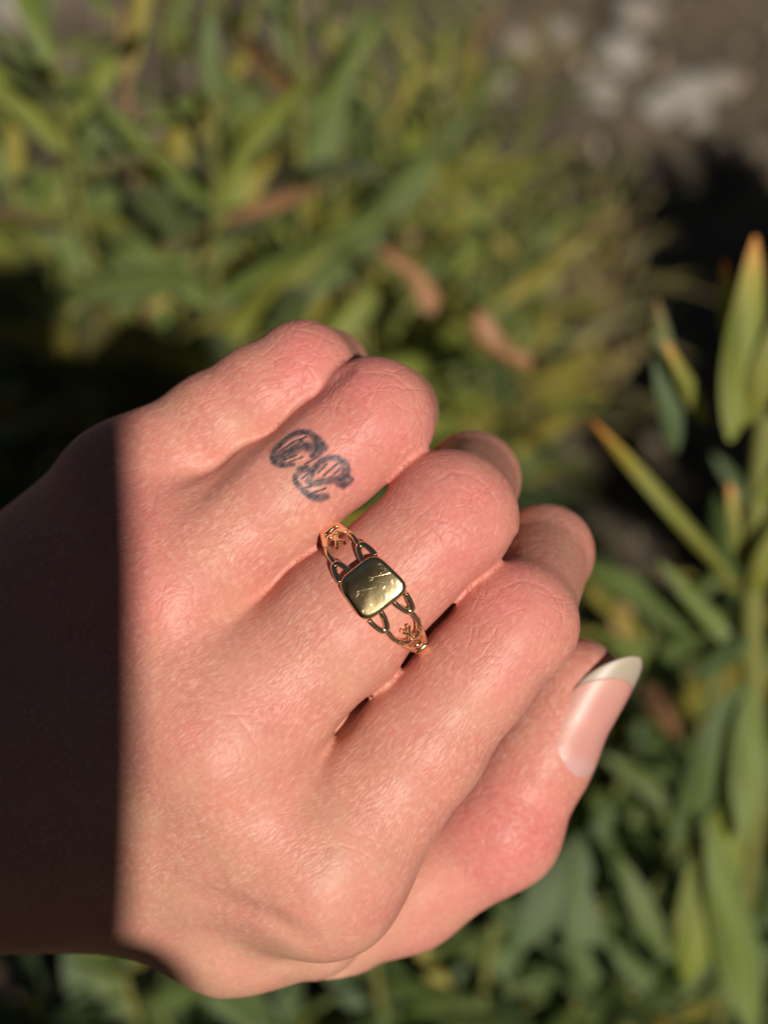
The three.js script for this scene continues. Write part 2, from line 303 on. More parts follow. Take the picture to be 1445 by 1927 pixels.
function skinGeometry() {
  const p = net.pos, n = p.length / 3, base = new THREE.BufferGeometry();
  const pos = new Float32Array(p);
  base.setAttribute('position', new THREE.BufferAttribute(pos, 3));
  base.setIndex(net.idx);
  base.computeVertexNormals();
  const nor = base.attributes.normal.array, col = new Float32Array(n * 3), outp = new Float32Array(n * 3);
  for (let i = 0; i < n; i++) {
    const x = p[i * 3], y = p[i * 3 + 1], z = p[i * 3 + 2], seen = nor[i * 3 + 2] > -0.3 && x > -62;
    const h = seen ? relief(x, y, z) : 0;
    for (let c = 0; c < 3; c++) outp[i * 3 + c] = (p[i * 3 + c] + nor[i * 3 + c] * h) * 0.001;
    let flush = 0.3 + 0.4 * fbm(x / 9 + 3, y / 9 + z / 14, 900, 3) + 0.16 * perlin(x / 1.3, y / 1.3, 905);
    for (const j of joints) flush += 0.55 * j.k * gauss(Math.hypot(x - j.c[0], y - j.c[1], z - j.c[2]), j.r * 1.1);
    flush += 0.15 * sstep(1.5, -1, thumb.d(x, y, z)) * sstep(-10, 10, x);
    flush -= 0.3 * sstep(-22, -44, y + 0.3 * x) * sstep(8, -6, x);
    for (const q of spots) flush += q[3] * gauss(Math.hypot(x - q[0], y - q[1]), q[2]);
    flush = clamp(flush, -0.25, 1.4);
    const tone = 1 + 0.07 * perlin(x / 0.7, y / 0.7, 911) + 0.08 * fbm(x / 5, y / 5, 921, 3);
    let r = (0.56 + 0.03 * flush) * tone, g = (0.29 - 0.090 * flush) * tone, b = (0.205 - 0.025 * flush) * tone;
    if (seen) {
      const p = Math.min(1, dry) * 0.22, q = grooveShade * 0.10;                 // painted: pale glints along fine lines, crease shade as redder, darker grooves
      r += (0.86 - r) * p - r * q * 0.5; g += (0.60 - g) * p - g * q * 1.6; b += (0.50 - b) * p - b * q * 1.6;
      const k = (1 - p * 0.9) * clamp(0.96 * ink(x, y) * (z > -6 ? 1 : 0) * (0.92 + 0.3 * fbm(x / 0.9, y / 0.9, 931, 2)), 0, 0.97);
      if (k > 0) { r += (0.030 - r) * k; g += (0.043 - g) * k; b += (0.060 - b) * k; }
    }
    col[i * 3] = r; col[i * 3 + 1] = g; col[i * 3 + 2] = b;
  }
  const g = new THREE.BufferGeometry();
  g.setAttribute('position', new THREE.BufferAttribute(outp, 3));
  g.setAttribute('color', new THREE.BufferAttribute(col, 3));
  g.setIndex(net.idx);
  g.computeVertexNormals();
  return g;
}
const skinMat = new THREE.MeshPhysicalMaterial({ vertexColors: true, roughness: 0.42, specularIntensity: 0.35, sheen: 0.1, sheenColor: new THREE.Color(0.9, 0.45, 0.35), sheenRoughness: 0.5 });
skinMat.name = 'skin';
const placeLikeHand = (o) => { o.position.copy(camera.position).addScaledVector(BACK, -D / 1000); o.rotation.x = -PITCH; return o; };
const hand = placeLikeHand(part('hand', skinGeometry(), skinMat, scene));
tag(hand, 'bare hand with curled fingers, inked scribble on one finger and a pointed thumbnail', 'hand');

// the thumbnail: almond shaped, free edge past the fingertip
const nailMat = new THREE.MeshPhysicalMaterial({ vertexColors: true, roughness: 0.45, clearcoat: 0.15, clearcoatRoughness: 0.35 });
const tipMat = new THREE.MeshPhysicalMaterial({ vertexColors: true, roughness: 0.45, clearcoat: 0.12, clearcoatRoughness: 0.35, transmission: 0.3 });
{
  const axis0 = thumbJ.ip, L = 295 * 0.0781, side = norm(mad([0.877, -0.481, 0], thumbDir, -dot([0.877, -0.481, 0], thumbDir))), up = cross(side, thumbDir)[2] > 0 ? cross(side, thumbDir) : cross(thumbDir, side);
  const CENTRE = 0.70, HALF = 0.92, B0 = 161 * 0.0781, B1 = 408 * 0.0781;
  const dirAt = (a) => mad(up.map((x) => x * Math.cos(a)), side, Math.sin(a));
  const skinR = (l, a) => { const c = mad(axis0, thumbDir, l), d = dirAt(a); let r = 2; while (r < 12 && field(...mad(c, d, r)) < 0) r += 0.05; return r; };
  const half = (t) => HALF * (0.8 + 0.2 * sstep(0, 0.35, t)) * Math.pow(clamp(1 - Math.pow(clamp((t - 0.5) / 0.51, 0, 1), 1.8), 0.0002, 1), 0.72);
  const shape = (t, s) => {                               // follows the thumb, sunk at the sides and the root, then runs on straight past the tip
    const a = CENTRE + s * half(t), seat = (l, k) => skinR(l, a) + 0.28 - 0.55 * Math.abs(s) ** 3 * k - 0.35 * sstep(0.10, 0.0, t);
    const lAt = (q) => B0 + (B1 - B0) * q, l = lAt(t), r0 = seat(lAt(0.42), 1);
    const r = t < 0.42 ? seat(l, 1) : r0 + (7.6 - r0) * Math.pow((t - 0.42) / 0.58, 1.35) * (1 - 0.25 * Math.abs(s)) ;
    return [mad(axis0, thumbDir, l), dirAt(a), r];
  };
  const plate = (t0, t1, colour, thick, NT) => {
    const g = new THREE.BufferGeometry(), pos = [], col = [], idx = [], NA = 30;
    for (let skin = 0; skin < 2; skin++) for (let j = 0; j <= NT; j++) for (let i = 0; i <= NA; i++) {
      const s = i / NA * 2 - 1, t = t0(s) + (t1(s) - t0(s)) * j / NT, [c, d, r] = shape(t, s);
      pos.push(...mad(c, d, r - (skin ? thick : 0)).map((x) => x * 0.001)); col.push(...colour(t, s));
    }
    const n = (NA + 1) * (NT + 1), at = (k, j, i) => k * n + j * (NA + 1) + i, quad = (a, b, c, d) => idx.push(a, b, c, a, c, d);
    for (let j = 0; j < NT; j++) for (let i = 0; i < NA; i++) { quad(at(0, j, i), at(0, j, i + 1), at(0, j + 1, i + 1), at(0, j + 1, i)); quad(at(1, j, i), at(1, j + 1, i), at(1, j + 1, i + 1), at(1, j, i + 1)); }
    for (let i = 0; i < NA; i++) quad(at(0, NT, i), at(0, NT, i + 1), at(1, NT, i + 1), at(1, NT, i));
    for (let j = 0; j < NT; j++) { quad(at(0, j, 0), at(0, j + 1, 0), at(1, j + 1, 0), at(1, j, 0)); quad(at(0, j + 1, NA), at(0, j, NA), at(1, j, NA), at(1, j + 1, NA)); }
    g.setAttribute('position', new THREE.Float32BufferAttribute(pos, 3)); g.setAttribute('color', new THREE.Float32BufferAttribute(col, 3)); g.setIndex(idx); g.computeVertexNormals();
    return g;
  };
  const bed = (s) => 0.80 - 0.10 * s * s - 0.12 * Math.abs(s) ** 4, root = (s) => 0.17 * s * s;
  const moon = (t, s) => sstep(0.2, 0.08, t + 0.12 * s * s);
  const nailPart = part('fingernail', plate(root, bed, (t, s) => [0.55 + 0.02 * perlin(t * 9, s * 2, 50), 0.265 + 0.03 * perlin(t * 5, s * 2, 51) + 0.04 * moon(t, s), 0.225 + 0.07 * moon(t, s)], 0.5, 26), nailMat, hand);
  part('nail_tip', plate((s) => bed(s) - 0.002, (s) => 1 - 0.02 * s * s, (t, s) => [0.54 + 0.05 * perlin(t * 40, s * 7, 60), 0.46 + 0.05 * perlin(t * 40, s * 7, 61), 0.36 + 0.04 * perlin(t * 12, s * 3, 62)], 0.45, 14), tipMat, nailPart);
}

// ---------------------------------------------------------------- the ring: openwork shoulders and a worn signet plate, on the middle finger
const RING_R = 9.95;
const ringAxis = norm([0.79, 0.61, 0.0]), ringTan = norm([0.61, -0.79, 0]), ringOut = [0, 0, 1];
const ringC = P(708, 1106, -1.75);
const onRing = (a, s, h = 0) => { const ph = Math.abs(s) < RING_R ? Math.asin(s / RING_R) : 0; return onRingA(a, ph, h); };
const onRingA = (a, ph, h = 0) => mad(mad(mad(ringC, ringAxis, a), ringTan, (RING_R + h) * Math.sin(ph)), ringOut, (RING_R + h) * Math.cos(ph));
function wire(points, w, hgt, closed = false, n = 48) {
  // a ribbon with rounded edges that lies on the ring's cylinder; points (a, angle)
  const c = new THREE.CatmullRomCurve3(points.map(([a, p]) => new THREE.Vector3(a, p * RING_R, 0)), closed, 'centripetal');
  const prof = []; for (let k = 0; k < 10; k++) { const t = (k + 0.5) / 10 * 2 * Math.PI, q = (x) => Math.sign(x) * Math.pow(Math.abs(x), 0.6); prof.push([q(Math.cos(t)) * w / 2, q(Math.sin(t)) * hgt / 2]); }
  const pos = [], idx = [], M = prof.length;
  for (let i = 0; i <= n; i++) {
    const t = i / n, p = c.getPoint(t), d = c.getTangent(t), sx = -d.y, sy = d.x, wob = 1 + 0.06 * perlin(i * 0.23, w * 50, 71);
    for (const [q, z] of prof) pos.push(...onRingA(p.x + sx * q * wob, (p.y + sy * q * wob) / RING_R, z + 0.42).map((x) => x * 0.001));
  }
  for (let i = 0; i < n; i++) for (let k = 0; k < M; k++) { const a = i * M + k, b = i * M + (k + 1) % M, c2 = a + M, d2 = b + M; idx.push(a, b, c2, b, d2, c2); }
  if (!closed) for (const e of [0, n]) { const c0 = pos.length / 3, m = [0, 0, 0]; for (let k = 0; k < M; k++) for (let q = 0; q < 3; q++) m[q] += pos[(e * M + k) * 3 + q] / M; pos.push(...m); for (let k = 0; k < M; k++) e ? idx.push(e * M + k, e * M + (k + 1) % M, c0) : idx.push(e * M + (k + 1) % M, e * M + k, c0); }
  const g = new THREE.BufferGeometry(); g.setAttribute('position', new THREE.Float32BufferAttribute(pos, 3)); g.setIndex(idx); g.computeVertexNormals(); return g;
}
const TEX = 512, scratch = new Uint8Array(TEX * TEX * 4);
{
  const h = new Float32Array(TEX * TEX).fill(0.6);
  for (let i = 0; i < TEX * TEX; i++) h[i] += 0.10 * fbm((i % TEX) / 60, Math.floor(i / TEX) / 60, 80, 3);
  for (let k = 0; k < 60; k++) {                          // scratches of wear
    let x = rnd() * TEX, y = rnd() * TEX; const big = k < 5, a = big ? 0.35 + rr(-0.2, 0.2) : rnd() * 6.28, L = big ? rr(60, 190) : rr(6, 50), dep = big ? 0.3 : rr(0.05, 0.16);
    for (let t = 0; t < L; t += 0.5) { const ix = clamp(x | 0, 0, TEX - 2), iy = clamp(y | 0, 0, TEX - 2); h[iy * TEX + ix] -= dep * 0.4; h[iy * TEX + ix + 1] -= dep * 0.3; if (big) h[(iy + 1) * TEX + ix] -= dep * 0.3; x += Math.cos(a) * 0.5 + 0.02 * Math.sin(t / 13); y += Math.sin(a) * 0.5; }
  }
  for (let k = 0; k < 130; k++) { const x = rnd() * TEX, y = rnd() * TEX, r = rr(1.2, k < 10 ? 6 : 2.6), dep = rr(0.06, 0.25); for (let j = -7; j <= 7; j++) for (let i = -7; i <= 7; i++) { const e = Math.hypot(i, j), ix = (x + i) | 0, iy = (y + j) | 0; if (e < r && ix >= 0 && iy >= 0 && ix < TEX && iy < TEX) h[iy * TEX + ix] -= dep * (1 - e / r); } }
  for (let i = 0; i < TEX * TEX; i++) { const v = clamp(h[i], 0, 1) * 255; scratch.set([v, v, v, 255], i * 4); }
}
const scratchTex = new THREE.DataTexture(scratch, TEX, TEX); scratchTex.magFilter = THREE.LinearFilter; scratchTex.wrapS = scratchTex.wrapT = THREE.RepeatWrapping; scratchTex.needsUpdate = true;
const gold = new THREE.MeshPhysicalMaterial({ color: new THREE.Color().setRGB(0.96, 0.77, 0.50), metalness: 1, roughness: 0.13 });
const goldPlate = new THREE.MeshPhysicalMaterial({ color: new THREE.Color().setRGB(0.90, 0.72, 0.40), metalness: 1, roughness: 0.12, bumpMap: scratchTex, bumpScale: 0.000022 });
const ring = new THREE.Group(); ring.name = 'signet_ring'; scene.add(ring); placeLikeHand(ring);
tag(ring, 'gold signet ring with blank scratched rectangular plate and openwork scroll shoulders', 'ring');
{
  const pos = [], uv = [], idx = [], NA = 96, rings = [0, 0.25, 0.5, 0.7, 0.84, 0.9, 0.94, 0.97, 0.99, 1, 1, 0.97], M = rings.length;
  rings.forEach((r, j) => {
    for (let i = 0; i < NA; i++) {
      const t = i / NA * 2 * Math.PI, q = (x, e) => Math.sign(x) * Math.pow(Math.abs(x), e), X = q(Math.cos(t), 0.46), Y = q(Math.sin(t), 0.46);
      const a = (3.5 + 0.34 * Y) * X * r + 0.1 * Y * r, s = 3.25 * Y * r - 0.85;
      const edge = r > 0.84 ? Math.sqrt(Math.max(0, 1 - ((r - 0.84) / 0.16) ** 2)) : 1;
      const h = j >= M - 2 ? (j === M - 1 ? 0.1 : 0.25) : 1.08 - 0.05 * r * r - 0.36 * (1 - edge) + 0.02 * perlin(X * r * 2, Y * r * 2, 90);
      const flat = RING_R - Math.sqrt(Math.max(0, RING_R * RING_R - s * s * 0.28));
      const p = mad(mad(mad(ringC, ringAxis, a), ringTan, s), ringOut, RING_R - flat + h);
      pos.push(...p.map((x) => x * 0.001)); uv.push(a / 7 + 0.5, s / 7 + 0.55);
    }
  });
  for (let j = 0; j + 1 < M; j++) for (let i = 0; i < NA; i++) { const a = j * NA + i, b = j * NA + (i + 1) % NA; idx.push(a, b + NA, b, a, a + NA, b + NA); }
  const g = new THREE.BufferGeometry(); g.setAttribute('position', new THREE.Float32BufferAttribute(pos, 3)); g.setAttribute('uv', new THREE.Float32BufferAttribute(uv, 2)); g.setIndex(idx); g.computeVertexNormals();
  const n = g.attributes.normal; if (n.getZ(NA * 2) < 0) { for (let i = 0; i < idx.length; i += 3) { const t = idx[i]; idx[i] = idx[i + 1]; idx[i + 1] = t; } g.setIndex(idx); g.computeVertexNormals(); }
  part('signet_plate', g, goldPlate, ring);
}
const A = (s) => Math.asin(clamp(s / RING_R, -1, 1));
for (const e of [1, -1]) {                                // the two shoulders
  const o = (a, s) => [a * (1.04 - 0.085 * Math.max(0, s - 4.5)), A(Math.min(9.93, s + (e > 0 ? -0.45 : 0.75)) ) * e];
  for (const q of [-1, 1]) {
    part('shoulder_loop', wire([[q * 0.95, 2.7], [q * 1.15, 3.7], [q * 1.7, 4.75], [q * 2.25, 4.75], [q * 2.6, 3.8], [q * 2.75, 2.7]].map(([a, s]) => o(a, s)), 0.74, 0.9), gold, ring);
    part('scroll', wire([[q * 1.9, 4.7], [q * 2.05, 5.5], [q * 2.2, 6.3], [q * 1.95, 7.1], [q * 1.3, 7.7], [q * 0.55, 7.85], [q * 0.1, 7.55]].map(([a, s]) => o(a, s)), 0.72, 0.85), gold, ring);
    part('curl', wire([[q * 0.02, 7.7], [q * 0.12, 7.0], [q * 0.45, 6.5], [q * 0.62, 6.25]].map(([a, s]) => o(a, s)), 0.5, 0.75), gold, ring);
    part('side_bar', wire([[q * 2.0, 6.9], [q * 1.85, 7.9], [q * 1.6, 8.6], [q * 1.3, 9.1]].map(([a, s]) => o(a, s)), 0.75, 0.95), gold, ring);
  }
  part('crescent', wire([[-1.7, 8.3], [-0.9, 8.75], [0, 8.85], [0.9, 8.75], [1.7, 8.3]].map(([a, s]) => o(a, s)), 0.6, 0.85), gold, ring);
}
{
  const a0 = A(9.05), pts = []; for (let k = 0; k <= 20; k++) pts.push([0, a0 + (2 * Math.PI - 2 * a0) * k / 20]);
  part('band', wire(pts, 2.1, 0.95, false, 120), gold, ring);
}

// ---------------------------------------------------------------- the phone that takes the picture: its edge shades the wrist
const phone = new THREE.Group(); phone.name = 'smartphone'; scene.add(phone);
tag(phone, 'dark smartphone held over the hand, casting a straight-edged shadow', 'phone');
{
  const w = 0.076, h = 0.162, r = 0.009, t = 0.008, s = new THREE.Shape();
  s.absarc(w / 2 - r, h / 2 - r, r, 0, Math.PI / 2); s.absarc(-w / 2 + r, h / 2 - r, r, Math.PI / 2, Math.PI); s.absarc(-w / 2 + r, -h / 2 + r, r, Math.PI, 1.5 * Math.PI); s.absarc(w / 2 - r, -h / 2 + r, r, 1.5 * Math.PI, 2 * Math.PI);
  const dark = new THREE.MeshPhysicalMaterial({ color: new THREE.Color().setRGB(0.012, 0.012, 0.014), roughness: 0.35 });
  const glass = new THREE.MeshPhysicalMaterial({ color: new THREE.Color().setRGB(0.01, 0.01, 0.012), roughness: 0.08 });
  part('phone_body', new THREE.ExtrudeGeometry(s, { depth: t - 0.003, bevelThickness: 0.0015, bevelSize: 0.0015, bevelSegments: 3 }), dark, phone);
  const lens = new THREE.CylinderGeometry(0.006, 0.0065, 0.002, 40); lens.rotateX(Math.PI / 2);
  for (const y of [-0.02, -0.042]) { const l = part('lens', lens, glass, phone); l.position.set(w / 2 - 0.017, h / 2 + y + 0.002, -0.002); }
  phone.position.copy(camera.position).addScaledVector(RIGHT, 0.0138 - w / 2).addScaledVector(UP, 0.016 - h / 2).addScaledVector(BACK, 0.004);
  phone.rotation.x = -PITCH;
}

{
  const b = new Bones(7);                                 // the other hand, closed round the lower end of the phone (millimetres in the phone's own directions)
  b.add([-20, -140, 26], [-24, -190, 30], 22, 20).add([-2, -150, 26], [-6, -190, 30], 20, 20).add([6, -160, 22], [20, -132, 17], 13, 10).add([20, -132, 17], [21, -97, 12], 9.5, 8);
  for (let k = 0; k < 4; k++) { const y = -92 - 19 * k; b.add([-36, y - 22, 30], [-68, y - 8, 18], 10, 9).add([-68, y - 8, 18], [-69, y - 2, -1], 9, 8).add([-69, y - 2, -1], [-50, y, -7], 8, 6.5); }
  b.add([-16, -185, 32], [8, -250, 78], 23, 26);
  const m = surfaceNet([-92, -282, -20], [52, -70, 112], 3, (x, y, z) => b.d(x, y, z)), g = new THREE.BufferGeometry(), col = [];
  g.setAttribute('position', new THREE.Float32BufferAttribute(m.pos.map((x) => x * 0.001), 3)); g.setIndex(m.idx); g.computeVertexNormals();
  for (let i = 0; i < m.pos.length; i += 3) col.push(0.54, 0.27, 0.18);
  g.setAttribute('color', new THREE.Float32BufferAttribute(col, 3));
  const o = part('hand', g, skinMat, scene); o.position.copy(camera.position).addScaledVector(RIGHT, -0.0027).addScaledVector(UP, 0.002); o.rotation.x = -PITCH;
  tag(o, 'hand gripping the dark phone by its lower end', 'hand');
}
// ---------------------------------------------------------------- the photographer, crouching behind the phone in dark clothes
{
  const body = new Bones(60), q = (x, y, z) => [x, y, z];       // millimetres, y up
  const hip = q(-330, 300, 560), chest = q(-270, 760, 470), neck = q(-250, 930, 430), head = q(-225, 1075, 380), sr = q(-90, 850, 470), sl = q(-440, 850, 440);
  body.add(hip, chest, 165, 150).add(mix3(sr, sl, 0.12), mix3(sr, sl, 0.88), 78, 78).add(chest, neck, 120, 62).add(neck, head, 58, 80).ball(mad(head, [0, 1, 0], 28), 92);
  body.add(sr, q(60, 590, 330), 56, 44).add(q(60, 590, 330), q(5, 600, 250), 42, 38);
  body.add(sl, q(-480, 560, 200), 56, 44).add(q(-480, 560, 200), q(-118, 502, -132), 42, 33);
  for (const s of [-1, 1]) { const hj = mad(hip, [1, 0, 0], s * 100), kn = q(hip[0] + s * 190, 420, 160); body.add(hj, kn, 95, 66).add(kn, q(hip[0] + s * 150, 60, 430), 64, 45).add(q(hip[0] + s * 150, 60, 430), q(hip[0] + s * 170, 36, 240), 42, 34); }
  const m = surfaceNet([-760, -10, -190], [240, 1230, 780], 16, (x, y, z) => body.d(x, y, z));
  const g = new THREE.BufferGeometry(); g.setAttribute('position', new THREE.Float32BufferAttribute(m.pos.map((x) => x * 0.001), 3)); g.setIndex(m.idx); g.computeVertexNormals();
  const col = []; for (let i = 0; i < m.pos.length; i += 3) col.push(...(m.pos[i + 1] > 960 ? (m.pos[i + 2] < 330 ? [0.5, 0.3, 0.2] : [0.03, 0.02, 0.015]) : [0.018, 0.019, 0.024]));
  g.setAttribute('color', new THREE.Float32BufferAttribute(col, 3));
  tag(part('person', g, new THREE.MeshStandardMaterial({ vertexColors: true, roughness: 0.9 }), scene), 'person in dark clothes crouching behind the phone', 'person');
}

// ---------------------------------------------------------------- the ground
const at = (u, v, depth) => new THREE.Vector3().copy(camera.position).addScaledVector(RIGHT, (u - 722.5) * S / D * depth).addScaledVector(UP, (963.5 - v) * S / D * depth).addScaledVector(BACK, -depth);
const groundHeight = (x, z) => 0.02 * fbm(x * 2.2, z * 2.2, 500, 3) + 0.008 * perlin(x * 14, z * 14, 510);
{
  const g = new THREE.PlaneGeometry(12, 12, 300, 300); g.rotateX(-Math.PI / 2);
  const p = g.attributes.position, col = [];
  for (let i = 0; i < p.count; i++) {
    let x = p.getX(i), z = p.getZ(i); const k = Math.hypot(x, z) / 6; x *= 0.15 + 0.85 * k; z *= 0.15 + 0.85 * k; z -= 0.8; p.setXYZ(i, x, groundHeight(x, z), z);
    const n = fbm(x * 9, z * 9, 520, 4), l = fbm(x * 40, z * 40, 530, 3), t = 1 + 0.5 * n + 0.6 * l;
    col.push(0.095 * t, 0.073 * t, 0.048 * t);
  }
  g.setAttribute('color', new THREE.Float32BufferAttribute(col, 3)); g.computeVertexNormals();
  const o = part('ground', g, new THREE.MeshStandardMaterial({ vertexColors: true, roughness: 1 }), scene); o.userData.kind = 'structure';
}
const stoneShapes = [];
for (let k = 0; k < 5; k++) {
  const g = new THREE.IcosahedronGeometry(1, 2), p = g.attributes.position;
  for (let i = 0; i < p.count; i++) { const x = p.getX(i), y = p.getY(i), z = p.getZ(i), f = 1 + 0.5 * perlin(x * 1.3 + k * 7, y * 1.3 + z, 600 + k); p.setXYZ(i, x * f, y * f * 0.62, z * f * 0.85); }
  const m = mergeVertices(g.deleteAttribute('uv').deleteAttribute('normal')); m.computeVertexNormals(); stoneShapes.push(m);
}
const stoneMats = [[0.27, 0.25, 0.225], [0.22, 0.195, 0.165], [0.24, 0.20, 0.165], [0.17, 0.145, 0.12]].map((c) => new THREE.MeshStandardMaterial({ color: new THREE.Color().setRGB(...c), roughness: 0.95 }));
function stone(x, z, r, m, label, group) {
  const o = part('stone', stoneShapes[(rnd() * 5) | 0], stoneMats[m], scene);
  o.position.set(x, groundHeight(x, z) + r * 0.3, z); o.rotation.y = rnd() * 6.28; o.scale.setScalar(r);
  return tag(o, label, 'stone', group);
}
const onGround = (u, v) => { const a = at(u, v, 1), d = a.clone().sub(camera.position), t = -CAM_H / d.y; return camera.position.clone().addScaledVector(d, t); };
for (const [u, v, r, m] of [[1160, 120, 0.026, 0], [1125, 185, 0.022, 0], [1285, 185, 0.03, 0], [1345, 165, 0.022, 1], [1235, 205, 0.02, 0], [1310, 225, 0.018, 1], [1190, 30, 0.03, 1], [970, 90, 0.022, 1], [950, 170, 0.018, 0], [1050, 60, 0.02, 1]]) { const p = onGround(u, v); stone(p.x, p.z, r, m, 'pale stone lying on bare soil beyond the leafy plants', 'pale stones on the soil'); }
for (const [u, v, r, m] of [[100, 870, 0.02, 0], [45, 920, 0.018, 1], [40, 780, 0.024, 1], [130, 790, 0.018, 2], [20, 30, 0.03, 0], [10, 640, 0.02, 2]]) { const p = onGround(u, v); stone(p.x, p.z, r, m, 'pale stone on the soil under the leafy bush', 'stones under the bush'); }
for (const [u, v, r, m] of [[300, 1850, 0.015, 1], [700, 1880, 0.012, 2], [1200, 1480, 0.012, 1], [1210, 1340, 0.014, 2], [1250, 1380, 0.016, 2], [560, 1900, 0.01, 2], [1160, 1600, 0.01, 2]]) { const p = onGround(u, v); stone(p.x, p.z, r, m, 'small grey stone on shaded soil under the broad-leaved plants', 'small stones in the shade'); }
{                                                         // loose grit and plant litter
  const g = new THREE.IcosahedronGeometry(1, 0), n = 2600, o = new THREE.InstancedMesh(g, new THREE.MeshStandardMaterial({ roughness: 1 }), n), M = new THREE.Matrix4(), c = new THREE.Color();
  for (let i = 0; i < n; i++) { const x = rr(-1.2, 1.2), z = rr(-2.6, -0.1), r = rr(0.002, 0.009); M.makeRotationFromEuler(new THREE.Euler(rnd() * 6, rnd() * 6, rnd() * 6)).scale(new THREE.Vector3(r * rr(0.7, 3), r * 0.6, r)).setPosition(x, groundHeight(x, z) + r * 0.3, z); o.setMatrixAt(i, M); const t = rr(0.06, 0.4); o.setColorAt(i, c.setRGB(t, t * 0.82, t * 0.62)); }
  o.name = 'gravel'; scene.add(o); tag(o, 'loose grit and dry litter scattered over brown soil', 'gravel', null, 'stuff');
}

// ---------------------------------------------------------------- leafy plants: upright stems with narrow leaves set spirally
function leafGeometry(seed, widthRatio, bend, tip) {
  const NL = 10, NW = 4, pos = [], col = [], idx = [];
  for (let j = 0; j <= NL; j++) for (let i = 0; i <= NW; i++) {
    const t = j / NL, s = i / NW * 2 - 1, w = widthRatio * 0.5 * Math.pow(Math.sin(Math.PI * Math.pow(clamp(t * 0.97 + 0.015, 0, 1), 0.8)), 0.75);
    const x = s * w, y = t, z = bend * t * t + Math.abs(s) * w * 0.32 + 0.012 * Math.sin(t * 9 + seed * 2 + s * 1.5);
    pos.push(x, y, -z);
    const v = 1 + 0.18 * perlin(t * 5, s * 1.4, 700 + seed), rib = i === NW / 2 ? 1.25 : 1, e = tip ? sstep(0.85, 0.97, t + 0.05 * perlin(s * 3, t * 3, 720 + seed)) : 0, y0 = tip ? sstep(0.6, 0.85, t) * (1 - e) * 0.6 : 0;
    col.push((1 + 3.0 * e + 1.3 * y0) * v * rib, (1 + 0.35 * e + 0.5 * y0) * v * rib, (1 + 1.0 * e) * v);
  }
  for (let j = 0; j < NL; j++) for (let i = 0; i < NW; i++) { const a = j * (NW + 1) + i; idx.push(a, a + 1, a + NW + 1, a + 1, a + NW + 2, a + NW + 1); }
  const g = new THREE.BufferGeometry(); g.setAttribute('position', new THREE.Float32BufferAttribute(pos, 3)); g.setAttribute('color', new THREE.Float32BufferAttribute(col, 3)); g.setIndex(idx); g.computeVertexNormals(); return g;
}
const leafShapes = [], tipShapes = [];
for (let k = 0; k < 6; k++) { leafShapes.push(leafGeometry(k, rrk(k, 0.17, 0.24), rrk(k + 9, -0.05, 0.35), false)); tipShapes.push(leafGeometry(k + 20, rrk(k, 0.16, 0.22), rrk(k + 5, -0.1, 0.3), true)); }
function rrk(k, a, b) { return a + (b - a) * hash(k, 3, 77); }
const leafMat = (r, g, b) => new THREE.MeshPhysicalMaterial({ color: new THREE.Color().setRGB(r, g, b), vertexColors: true, roughness: 0.68, transmission: 0.3, side: THREE.DoubleSide });
const greens = [leafMat(0.125, 0.17, 0.026), leafMat(0.165, 0.20, 0.022), leafMat(0.11, 0.15, 0.034), leafMat(0.18, 0.19, 0.022), leafMat(0.09, 0.125, 0.026)];
const blueGreens = [leafMat(0.058, 0.098, 0.026), leafMat(0.072, 0.115, 0.024), leafMat(0.09, 0.13, 0.022)];
const yellowLeaf = leafMat(0.26, 0.22, 0.03), dryLeaf = leafMat(0.36, 0.18, 0.085);
const stemMat = new THREE.MeshStandardMaterial({ color: new THREE.Color().setRGB(0.15, 0.155, 0.035), roughness: 0.8 }), brownStem = new THREE.MeshStandardMaterial({ color: new THREE.Color().setRGB(0.24, 0.15, 0.075), roughness: 0.8 });
const Yv = new THREE.Vector3(0, 1, 0);
function leafOn(parent, from, dir, len, width, m, shapes, face) {
  const o = part('leaf', shapes[(rnd() * shapes.length) | 0], m, parent), y = dir.clone().normalize(), f = (face ?? Yv).clone();
  let x = new THREE.Vector3().crossVectors(y, f); if (x.lengthSq() < 1e-6) x.set(1, 0, 0); x.normalize();
  const z = new THREE.Vector3().crossVectors(x, y);
  o.quaternion.setFromRotationMatrix(new THREE.Matrix4().makeBasis(x, y, z)); o.position.copy(from); o.scale.set(len * width, len, len);
  return o;
}
